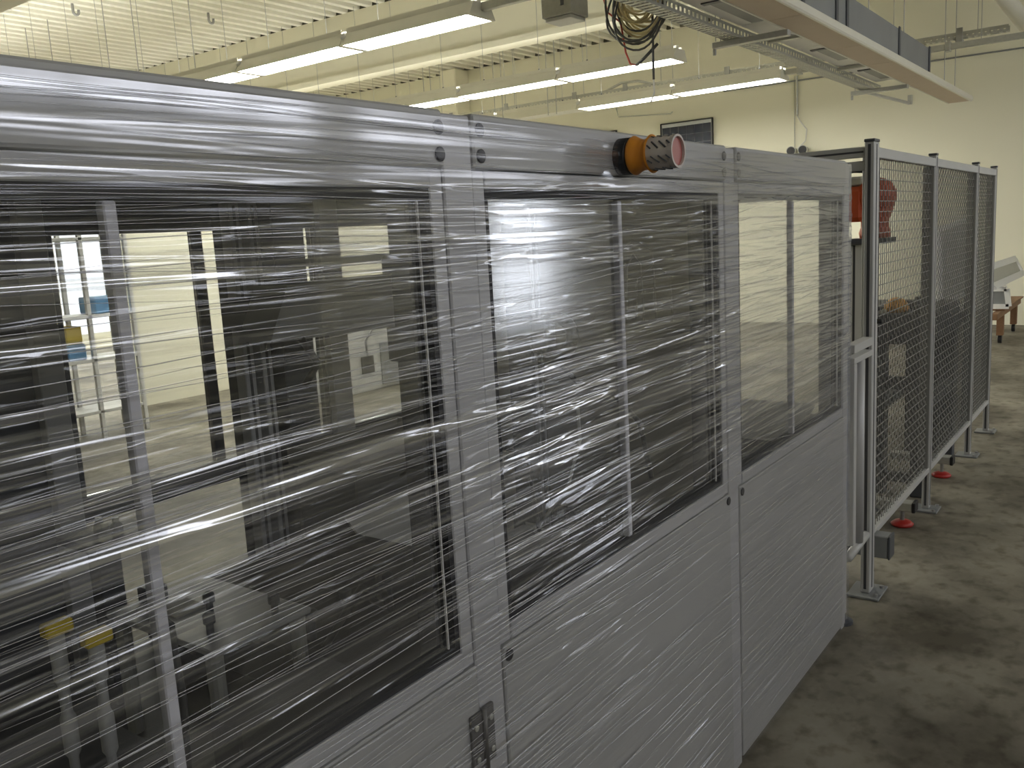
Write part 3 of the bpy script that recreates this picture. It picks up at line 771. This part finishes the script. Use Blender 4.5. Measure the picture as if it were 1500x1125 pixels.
for (x, y) in ((5.65, .355), (5.65, .125), (6.55, .355), (6.55, .125)): MB().bbox(x-.045, x+.045, y-.04, y+.04, .0, .939, .004).build('leg', 'dark', wt)
MB().bbox(5.6, 6.6, .08, .42, .94, 1.12, .006).build('table_top', 'dark', wt)
MB().bbox(5.62, 5.66, .1655, .3145, .66, .74, .004).build('cross_bar', 'dark', wt)
MB().obox((5.70, .355, .56), (6.50, .355, .56), .05, .07).build('side_brace', 'dark', wt)
MB().obox((5.70, .125, .56), (6.50, .125, .56), .05, .07).build('side_brace', 'dark', wt)
MB().bbox(5.62, 5.66, .1655, .3145, .08, .14, .004).build('cross_bar', 'dark', wt)
for (x, y, z) in ((5.68, .13, 1.1205), (6.0, .25, 1.1205), (6.3, .25, 1.1205)): MB().bbox(x-.06, x+.06, y-.04, y+.04, z, z+.05, .006).build('clamp_block', 'bed', wt)
tb = thing('conveyor_table', 'low dark conveyor with bright edge behind the second fence panel', 'conveyor', (6.5, .5, 0))
MB().bbox(6.75, 7.5, .2, .9, .86, .97, .006).build('belt_frame', 'black', tb)
MB().bbox(6.75, 7.5, .17, .199, .975, 1.0, .003).build('edge_rail', 'white', tb)
MB().bbox(6.8, 7.45, .22, .88, .971, 1.05, .01).build('belt_cover', 'dark', tb)
for (x, y) in ((6.8, .25), (7.45, .25), (6.8, .85), (7.45, .85)): MB().bbox(x-.03, x+.03, y-.03, y+.03, 0, .859, .003).build('leg', 'dark', tb)
for (x, lb) in ((5.05, 'red levelling foot under a steel beam end, nearer one'), (6.95-.8, 'red levelling foot under a steel beam end, farther one')):
    t = thing('levelling_foot', lb, 'machine foot', (x, .085, 0), 'red machine feet under the fence')
    MB().lathe((x, .085, 0), (0,0,1), [(0, .055), (.012, .06), (.025, .045), (.032, .018)], 20).build('red_pad', 'red', t, smooth=True)
    MB().lathe((x, .085, .0325), (0,0,1), [(0, .012), (.06, .012)], 10).build('spindle', 'steel', t)
    MB().bbox(x-.04, x+.04, .03, .40, .093, .14, .003).build('beam', 'zinc', t)
    MB().bbox(x-.042, x+.042, .012, .0295, .088, .145, .003).build('end_plug', 'black', t)
bt = thing('steel_beam', 'dark grey square steel beam end below the fence corner', 'steel beam', (4.14, .2, 0))
MB().bbox(4.115, 4.20, -.055, .5, .14, .245, .004).build('beam', 'duct', bt)
MB().bbox(4.112, 4.203, -.065, -.0555, .137, .248, .003).build('end_cap', 'dark', bt)
MB().bbox(4.12, 4.19, .30, .48, 0, .139, .003).build('foot', 'dark', bt)

# white frames leaning on a timber trestle at the far right
def frame_thing(name, label, o, u, v, wd, thick=.05, sheet='sheet'):
    # rectangular frame spanned by u and v from corner o
    o, u, v = Vector(o), Vector(u), Vector(v); n = u.cross(v).normalized()
    t = thing(name, label, 'frame', tuple(o), 'white frames stacked on the trestle')
    for (a, b, nm) in ((o, o+u, 'frame_bar'), (o+v, o+u+v, 'frame_bar'), (o, o+v, 'frame_bar'), (o+u, o+u+v, 'frame_bar')):
        MB().obox(a, b, wd, thick, n).build(nm, 'white', t)
    c = [tuple(p + n*k) for k in (-.004, .004) for p in (o+u*.03+v*.03, o+u*.97+v*.03, o+u*.97+v*.97, o+u*.03+v*.97)]
    MB().quad_box(c).build('glass_sheet', sheet, t)
    return t
frame_thing('module_frame', 'upper white framed panel leaning at the far right', (12.0, .60, .80), (2.8, 0, -.02), (0, .10, .21), .085)
frame_thing('module_frame', 'lower small white frame standing under the leaning panel', (12.55, .49, .51), (0, .30, 0), (0, .03, .22), .06, .05, 'duct')
frame_thing('module_frame', 'tilted white frame behind the second fence panel', (10.0, .82, .78), (.4, -.28, .12), (.12, .06, .75), .05)
tr = thing('trestle', 'brown timber trestle on castors under the white frames', 'trestle', (13.0, .8, 0))
for (y) in (.62, .98): MB().bbox(12.3, 14.6, y-.04, y+.04, .36, .44, .005).build('timber_beam', 'wood', tr)
for (x, y) in ((12.9, .62), (14.2, .62), (12.9, .98), (14.2, .98)):
    MB().bbox(x-.05, x+.05, y-.04, y+.04, .105, .3595, .004).build('leg', 'wood', tr)
    MB().lathe((x, y-.02, .05), (0,1,0), [(0, .05), (.04, .05)], 14).build('castor', 'black', tr)
    MB().bbox(x-.02, x+.02, y-.035, y+.035, .1005, .1045, .001).build('castor_plate', 'steel', tr)
MB().bbox(12.7, 14.6, .55, 1.05, .4405, .465, .005).build('shelf_board', 'wood', tr)
for x in (12.6, 14.4): MB().bbox(x-.03, x+.03, .75, .81, .466, .80, .004).build('upright', 'white', tr)
tk = thing('support_stand', 'pale support stand carrying the tilted white frame', 'stand', (10.2, .7, 0))
for (x, y) in ((9.98, .86), (10.45, .5), (10.45, .86)): MB().bbox(x-.03, x+.03, y-.03, y+.03, 0, .699, .004).build('leg', 'offwhite', tk)
MB().bbox(9.94, 10.5, .46, .92, .70, .735, .004).build('ledge', 'offwhite', tk)

# ------------------------------------------------------------------ ceiling lamps
def lamp(xc, y0, ln_, label, lit=True, upm='fill_strip'):
    z0 = 3.60
    t = thing('ceiling_lamp', label, 'lamp', (xc, y0+ln_/2, z0), 'trough lamps hanging in rows')
    hs = MB()
    # open trough: outer shell with trapezoid section
    sec = [(xc-.185, z0), (xc-.115, z0+.12), (xc+.115, z0+.12), (xc+.185, z0), (xc+.175, z0), (xc+.108, z0+.112), (xc-.108, z0+.112), (xc-.175, z0)]
    hs.prism(sec, 1, y0+.01, y0+ln_-.01).build('housing', 'lampgrey', t)
    MB().box(xc-.172, xc+.172, y0+.035, y0+ln_-.035, z0+.004, z0+.012).build('diffuser', 'tube' if lit else 'offwhite', t)
    for y in (y0+.0, y0+ln_-.03):
        MB().prism([(xc-.187, z0-.002), (xc-.116, z0+.123), (xc+.116, z0+.123), (xc+.187, z0-.002)], 1, y, y+.03).build('end_cap', 'lampgrey', t)
    MB().bbox(xc-.03, xc+.03, y0+.031, y0+ln_-.031, z0+.124, z0+.17, .004).build('spine', 'lampgrey', t)
    for s_ in (-1, 1): MB().box(xc+s_*.112-.003, xc+s_*.112+.003, y0+.031, y0+ln_-.031, z0+.1205, z0+.165).build('top_lip', 'lampgrey', t)  # lips added to hide the glowing strips from below
    for s_ in (-1, 1): MB().box(xc+s_*.07-.03, xc+s_*.07+.03, y0+.05, y0+ln_-.05, z0+.1215, z0+.126).build('ceiling_fill_strip', upm if lit else 'offwhite', t)  # unseen glowing strips added to brighten the deck and beams
    MB().lathe((xc-.12, y0+ln_-.005, z0+.085), (-.9, 0, .4), [(0, .03), (.025, .032), (.035, .02)], 12).build('connector', 'white', t)
    for y in (y0+.35, y0+ln_-.35):
        MB().tube([(xc, y, z0+.17), (xc, y, ZD)], .003, 5).build('suspension_wire', 'steel', t)
        MB().lathe((xc, y, z0+.171), (0,0,1), [(0, .016), (.03, .010)], 8).build('wire_clamp', 'dark', t)
    return t
names = ['first', 'second', 'third', 'fourth', 'fifth', 'sixth', 'seventh']
LL = 1.6
for (xc, ys, row) in ((6.45, 3.86, 'nearest'), (9.77, 3.56, 'middle'), (12.25, 3.20, 'farthest')):
    for k in range(7):
        lit = not (row == 'farthest' and k == 2)
        lb = '%s lamp from the right in the %s hanging row' % (names[k], row)
        lb = ('glowing white trough lamp, ' if lit else 'unlit trough lamp, ') + lb.replace(' lamp from', ' from')
        lamp(xc, ys+k*LL, LL-.012, lb, lit, 'fill_strip_dim' if row == 'middle' else 'fill_strip')
# trunking that feeds the rows
for (xc, y1, y0, z, lb) in ((6.45, 3.85, 3.195, 3.68, 'grey cable trunking feeding the nearest lamp row'), (12.25, 3.19, -1.5, 3.68, 'grey cable trunking running on from the farthest lamp row')):
    t = thing('cable_trunking', lb, 'trunking', (xc, (y0+y1)/2, z))
    MB().bbox(xc-.03, xc+.03, y0, y1-.002, z-.03, z+.04, .004).build('channel', 'zinc', t)
    n = int((y1-y0)/.9)
    for k in range(1, n+1):
        MB().bbox(xc-.045, xc+.045, y0+k*.9-.03, y0+k*.9+.03, z-.05, z+.06, .004).build('clip', 'zinc', t)
    for y in (y0+.1, (y0+y1)/2): MB().tube([(xc, y, z+.04), (xc, y, ZD)], .004, 5).build('hanging_wire', 'steel', t)
jb = thing('junction_box', 'grey junction box hanging at the end of the nearest lamp row', 'junction box', (6.5, 3.05, 3.43))
MB().bbox(6.36, 6.62, 2.90, 3.19, 3.45, 3.645, .006).build('box', 'zinc', jb)
MB().bbox(6.352, 6.3595, 2.97, 3.0, 3.52, 3.62, .002).build('slot', 'dark', jb)
MB().bbox(6.38, 6.60, 2.92, 3.17, 3.42, 3.4495, .004).build('lamp_cover', 'white', jb)

# ------------------------------------------------------------------ cable trays
def ladder(m, p0, axis, ln_, w, h, step):
    # open lattice side of a perforated tray: top and bottom strips with webs
    x, y, z = p0
    for s in (0, w):
        if axis == 'y':
            m.box(x+s, x+s+.004, y, y+ln_, z, z+h*.28); m.box(x+s, x+s+.004, y, y+ln_, z+h*.72, z+h)
            k = 0
            while k*step < ln_-.02:
                m.box(x+s, x+s+.004, y+k*step, y+k*step+step*.45, z+h*.28, z+h*.72); k += 1
        else:
            m.box(x, x+ln_, y+s, y+s+.004, z, z+h*.28); m.box(x, x+ln_, y+s, y+s+.004, z+h*.72, z+h)
            k = 0
            while k*step < ln_-.02:
                m.box(x+k*step, x+k*step+step*.45, y+s, y+s+.004, z+h*.28, z+h*.72); k += 1
    k = 0
    while k*step < ln_-.02:
        if axis == 'y': m.box(x+.005, x+w-.001, y+k*step, y+k*step+step*.55, z, z+.003)
        else: m.box(x+k*step, x+k*step+step*.55, y+.005, y+w-.001, z, z+.003)
        k += 1
t = thing('cable_tray', 'perforated cable tray running along the end wall above the farthest lamps', 'cable tray', (13.0, 5, 3.9))
m = MB(); ladder(m, (12.95, .65, 3.885), 'y', 10.05, .12, .075, .07); m.build('tray', 'zinc', t)
for y in (1.2, 4.3, 6.0, 6.95, 8.35, 9.6):
    MB().bbox(12.93, 12.948, y-.04, y+.04, 3.82, 4.01, .003).build('bracket', 'steel', t)
    MB().bbox(12.94, 13.10, y-.03, y+.03, 3.84, 3.88, .003).build('bracket_foot', 'steel', t)
for y in (1.0, 2.0, 3.5, 5.2, 5.4, 6.8, 7.0, 8.2, 8.4):
    MB().tube([(13.0, y, 3.96), (13.0, y, ZD)], .005, 5).build('hanging_rod', 'steel', t)
MB().tube([(12.99, 5.55, 3.95), (13.0, 5.8, 4.03), (13.0, 6.1, 4.04), (13.0, 6.4, 3.95)], .02, 8).build('cable_hump', 'zinc', t, smooth=True)
# service channel: boards, duct, side tray
sc_ = thing('service_channel', 'suspended beige board channel with grey duct box at upper right', 'service channel', (8.5, 1.35, 3.2))
bx = [3.0, 4.2, 5.5, 6.84, 8.43, 9.6, 10.8, 12.2, 13.0, 13.9]
for a, b in zip(bx[:-1], bx[1:]): MB().bbox(a+.006, b-.006, 1.215, 1.47, 3.20, 3.225, .003).build('board', 'beige', sc_)
MB().bbox(3.0, 13.9, 1.17, 1.214, 3.19, 3.265, .012).build('edge_rail', 'lampgrey', sc_)
MB().bbox(3.0, 13.9, 1.471, 1.485, 3.195, 3.23, .003).build('inner_rail', 'lampgrey', sc_)
MB().bbox(3.0, 11.38, 1.235, 1.465, 3.2665, 3.56, .006).build('duct_box', 'duct', sc_)
for x in (6.9, 7.75, 8.05, 9.9, 11.34): MB().bbox(x-.03, x+.03, 1.222, 1.234, 3.267, 3.575, .003).build('duct_flange', 'dark', sc_)
for x in (6.9, 9.0, 10.4, 12.6, 13.3):
    MB().tube([(x, 1.30, 3.226 if x > 11.4 else 3.561), (x, 1.30, ZD)], .005, 5).build('hanging_rod', 'steel', sc_)
MB().bbox(12.55, 12.65, 1.25, 1.40, 3.2255, 3.245, .003).build('rod_plate', 'dark', sc_)
# white boards with vents beside the channel
vb = thing('vent_panel_row', 'row of white ceiling boards with grey vent slots beside the beige channel', 'vent panels', (8.5, 1.62, 3.25))
segs = [3.6, 5.4, 7.05, 7.75, 8.4, 9.7, 11.2]
for a, b in zip(segs[:-1], segs[1:]): MB().bbox(a+.01, b-.01, 1.49, 1.775, 3.25, 3.265, .002).build('board', 'boardwhite', vb)
for (a, b) in ((4.3, 5.0), (6.2, 7.0), (8.62, 9.3), (10.2, 10.95)):
    MB().bbox(a, b, 1.52, 1.66, 3.243, 3.2495, .001).build('vent', 'duct', vb)
    MB().bbox(a-.07, a-.01, 1.50, 1.70, 3.24, 3.2495, .001).build('vent_edge', 'dark', vb)
st = thing('side_cable_tray', 'perforated steel cable tray along the white vent boards', 'cable tray', (8.5, 1.85, 3.2))
m = MB(); ladder(m, (3.5, 1.79, 3.17), 'x', 8.0, .13, .075, .07); m.build('tray', 'zinc', st)
for x in (4.6, 7.1, 11.1):
    MB().bbox(x-.035, x+.035, 1.40, 2.02, 3.12, 3.165, .003).build('bracket_arm', 'zinc', st)
    MB().bbox(x-.01, x+.01, 2.0, 2.025, 3.07, 3.119, .003).build('bracket_lip', 'zinc', st)
for x in (7.75, 9.75): MB().bbox(x-.03, x+.03, 1.48, 1.80, 3.215, 3.24, .003).build('cross_arm', 'zinc', st)
for x in (7.05, 7.15, 11.1): MB().tube([(x, 1.98, 3.166), (x, 1.98, ZD)], .004, 5).build('hanging_rod', 'steel', st)
MB().obox((11.15, 1.86, 3.14), (12.4, 1.66, 3.10), .03, .03).build('end_arm', 'zinc', st)
MB().bbox(12.38, 12.42, 1.63, 1.68, 3.085, 3.20, .003).build('arm_tip', 'zinc', st)
# white pipe at the upper right corner
pp = tag(MB().tube([(8.0, .52, 4.0), (14.1, .52, 4.0)], .09, 16).build('ventilation_pipe', 'lampgrey', loc=(11, .52, 3.91), smooth=True), 'thick pale pipe under the roof in the upper right corner', 'pipe')
# coil of spare cables
co = thing('cable_coil', 'tangled coil of cream and dark spare cables hanging under the roof', 'cable coil', (7.0, 2.55, 3.2))
def loop(cx, cy, cz, r, sq, mat_, th, tiltx, nm):
    pts = []
    for i in range(28):
        a = 2*pi*i/28
        y = cy + r*math.cos(a); z = cz + r*sq*math.sin(a) - .03*math.cos(a)**2
        pts.append((cx + tiltx*math.sin(a) + .02*math.sin(3*a), y, z))
    MB().tube(pts, th, 6, closed=True).build(nm, mat_, co, smooth=True)
for k in range(12):
    loop(7.0+random.uniform(-.06, .06), 2.60+random.uniform(-.04, .04), 3.62+random.uniform(-.05, .05), random.uniform(.10, .22), random.uniform(1.1, 1.6), 'cabyellow', .010, random.uniform(-.1, .1), 'cream_cable_loop')
for k in range(7):
    loop(6.95+random.uniform(-.05, .05), 2.60+random.uniform(-.06, .06), 3.56+random.uniform(-.06, .06), random.uniform(.20, .28), random.uniform(1.1, 1.45), 'cabdark', .009, random.uniform(-.08, .08), 'dark_cable_loop')
MB().tube([(6.98, 2.98, 3.75), (6.98, 2.92, 3.55), (6.98, 2.80, 3.45), (6.98, 2.76, 3.2), (6.98, 2.72, 3.10), (6.98, 2.66, 3.08)], .008, 6).build('red_cable', 'cabred', co, smooth=True)
MB().tube([(6.98, 2.66, 3.08), (6.98, 2.58, 3.13), (6.98, 2.46, 3.22)], .014, 6).build('splice', 'cabdark', co, smooth=True)
MB().tube([(6.97, 2.49, 3.7), (6.97, 2.50, 3.1), (6.97, 2.50, 2.94)], .010, 6).build('dark_cable_end', 'cabdark', co, smooth=True)
MB().tube([(6.97, 2.50, 2.938), (6.97, 2.50, 2.83), (6.97, 2.53, 2.76)], .007, 6).build('plug_wire', 'white', co, smooth=True)
MB().tube([(6.97, 2.60, 3.85), (6.97, 2.60, ZD)], .006, 5).build('hanging_rope', 'cabyellow', co)
# hooks and loose wires under the deck
for (x, y, lb) in ((6.84, 11.1, 'small steel hook under the roof deck, left one'), (8.45, 10.34, 'small steel hook under the roof deck, right one')):
    MBh = MB().tube([(x, y, ZD), (x, y, 5.06)] + arc((x+.04, y, 5.06), .04, pi, 2*pi, 6, 'xz') + [(x+.08, y, 5.09)], .018, 8)
    tag(MBh.build('ceiling_hook', 'steel', loc=(x, y, ZD), smooth=True), lb, 'hook', 'roof hooks')
for (y, z0, lb) in ((12.75, 3.3, 'leftmost thin wire hanging from the deck'), (12.1, 3.2, 'short thin wire beside the leftmost hanging wire'), (10.65, 3.2, 'thin wire hanging below the left roof hook'), (9.98, 3.2, 'dark thin wire hanging between the two hooks'), (8.76, 3.3, 'thin wire hanging left of the right roof hook')):
    tag(MB().tube([(7.0, y, z0), (7.0, y, ZD)], .006, 5).build('hanging_wire', 'steel', loc=(7.0, y, z0)), lb, 'wire', 'loose wires under the deck')
for k, (x, y, lb) in enumerate(((11.6, 7.55, 'left twin rod hanger between the beam and the end wall'), (11.6, 6.55, 'middle twin rod hanger between the beam and the end wall'), (11.6, 9.0, 'far left twin rod hanger near the enclosure top'))):
    t = thing('rod_hanger', lb, 'hanger', (x, y, 3.7), 'twin rod hangers')
    MB().bbox(x-.02, x+.02, y-.22, y+.12, 5.10, 5.14, .003).build('anchor_bar', 'dark', t)
    for dy in (-.10, .05): MB().tube([(x, y+dy, 3.5), (x, y+dy, 5.10)], .006, 5).build('rod', 'steel', t)

# ------------------------------------------------------------------ things on the end wall
def solar(y1, lb):
    # portrait module, top edge at 3.57, right edge at y1 - 1.0
    y0 = y1 - 1.0; z1 = 3.57; z0 = z1 - 1.65; x = 14.95
    t = thing('solar_panel', lb, 'solar panel', (x, (y0+y1)/2, z0), 'solar modules on the end wall')
    MB().box(x+.012, x+.03, y0+.01, y1-.01, z0+.01, z1-.01).build('backsheet', 'cellback', t)
    for (a, b, c, d) in ((y0, y0+.02, z0, z1), (y1-.02, y1, z0, z1), (y0+.02, y1-.02, z0, z0+.02), (y0+.02, y1-.02, z1-.02, z1)):
        MB().box(x-.005, x+.035, a, b, c, d).build('frame_bar', 'black', t)
    src = None
    for i in range(6):
        for j in range(10):
            yy = y0 + .035 + i*.1555; zz = z0 + .03 + j*.1545
            if src is None:
                src = MB().box(0, .004, 0, .1515, 0, .1505).build('solar_cell', 'cell'); src.parent = t; src.location = Vector((x+.007, yy, zz)) - Vector(t['_o'])
            else: place(src, 'solar_cell', t, (x+.007, yy, zz))
    return t
solar(6.40, 'dark blue solar panel on the end wall right of the beacon')
solar(8.30, 'dark blue solar panel on the end wall mostly hidden behind the header')
cd = thing('wall_conduit', 'thin grey conduit with loose cable running down the end wall', 'conduit', (14.97, 3.9, 3.2))
MB().tube([(14.975, 3.94, 4.05), (14.975, 3.94, 3.43)], .018, 8).build('conduit', 'zinc', cd)
MB().tube([(14.975, 3.94, 3.43), (14.95, 3.86, 3.30), (14.95, 3.77, 3.18), (14.95, 3.79, 3.0), (14.95, 3.92, 2.89)], .012, 6).build('loose_cable', 'offwhite', cd, smooth=True)
MB().tube([(14.985, 3.98, 4.05), (14.985, 3.98, 2.9)], .006, 5).build('wire', 'zinc', cd)
tag(MB().tube([(14.98, 5.2, 3.98), (14.98, -3, 3.94)], .012, 6).build('wall_cable', 'duct', loc=(14.98, 2, 3.95)), 'thin dark cable running level along the upper end wall', 'cable')
tag(MB().tube([(14.97, 7.33, 4.05), (14.97, 7.25, 3.80), (14.97, 6.2, 3.73), (14.97, 6.16, 3.76)], .010, 6).build('wall_pipe', 'zinc', loc=(14.97, 6.7, 3.75), smooth=False), 'thin bent grey pipe on the wall above the solar panels', 'pipe')
for (y, lb) in ((3.99, 'small wall spotlight with black lens, left of the pair'), (3.80, 'small wall spotlight with black lens, right of the pair')):
    t = thing('wall_spotlight', lb, 'spotlight', (14.9, y, 2.86), 'pair of wall spotlights')
    MB().lathe((14.99, y, 2.86), (-1, -.1, -.05), [(0, .05), (.20, .065), (.24, .075)], 16, ).build('body', 'zinc', t, smooth=False)
    MB().lathe((14.749, y-.025, 2.847), (-1, -.1, -.05), [(0, .066), (.012, .06)], 16).build('lens', 'black', t)

# working keys are not part of the scene
for o in list(scene.objects):
    if '_o' in o: del o['_o']
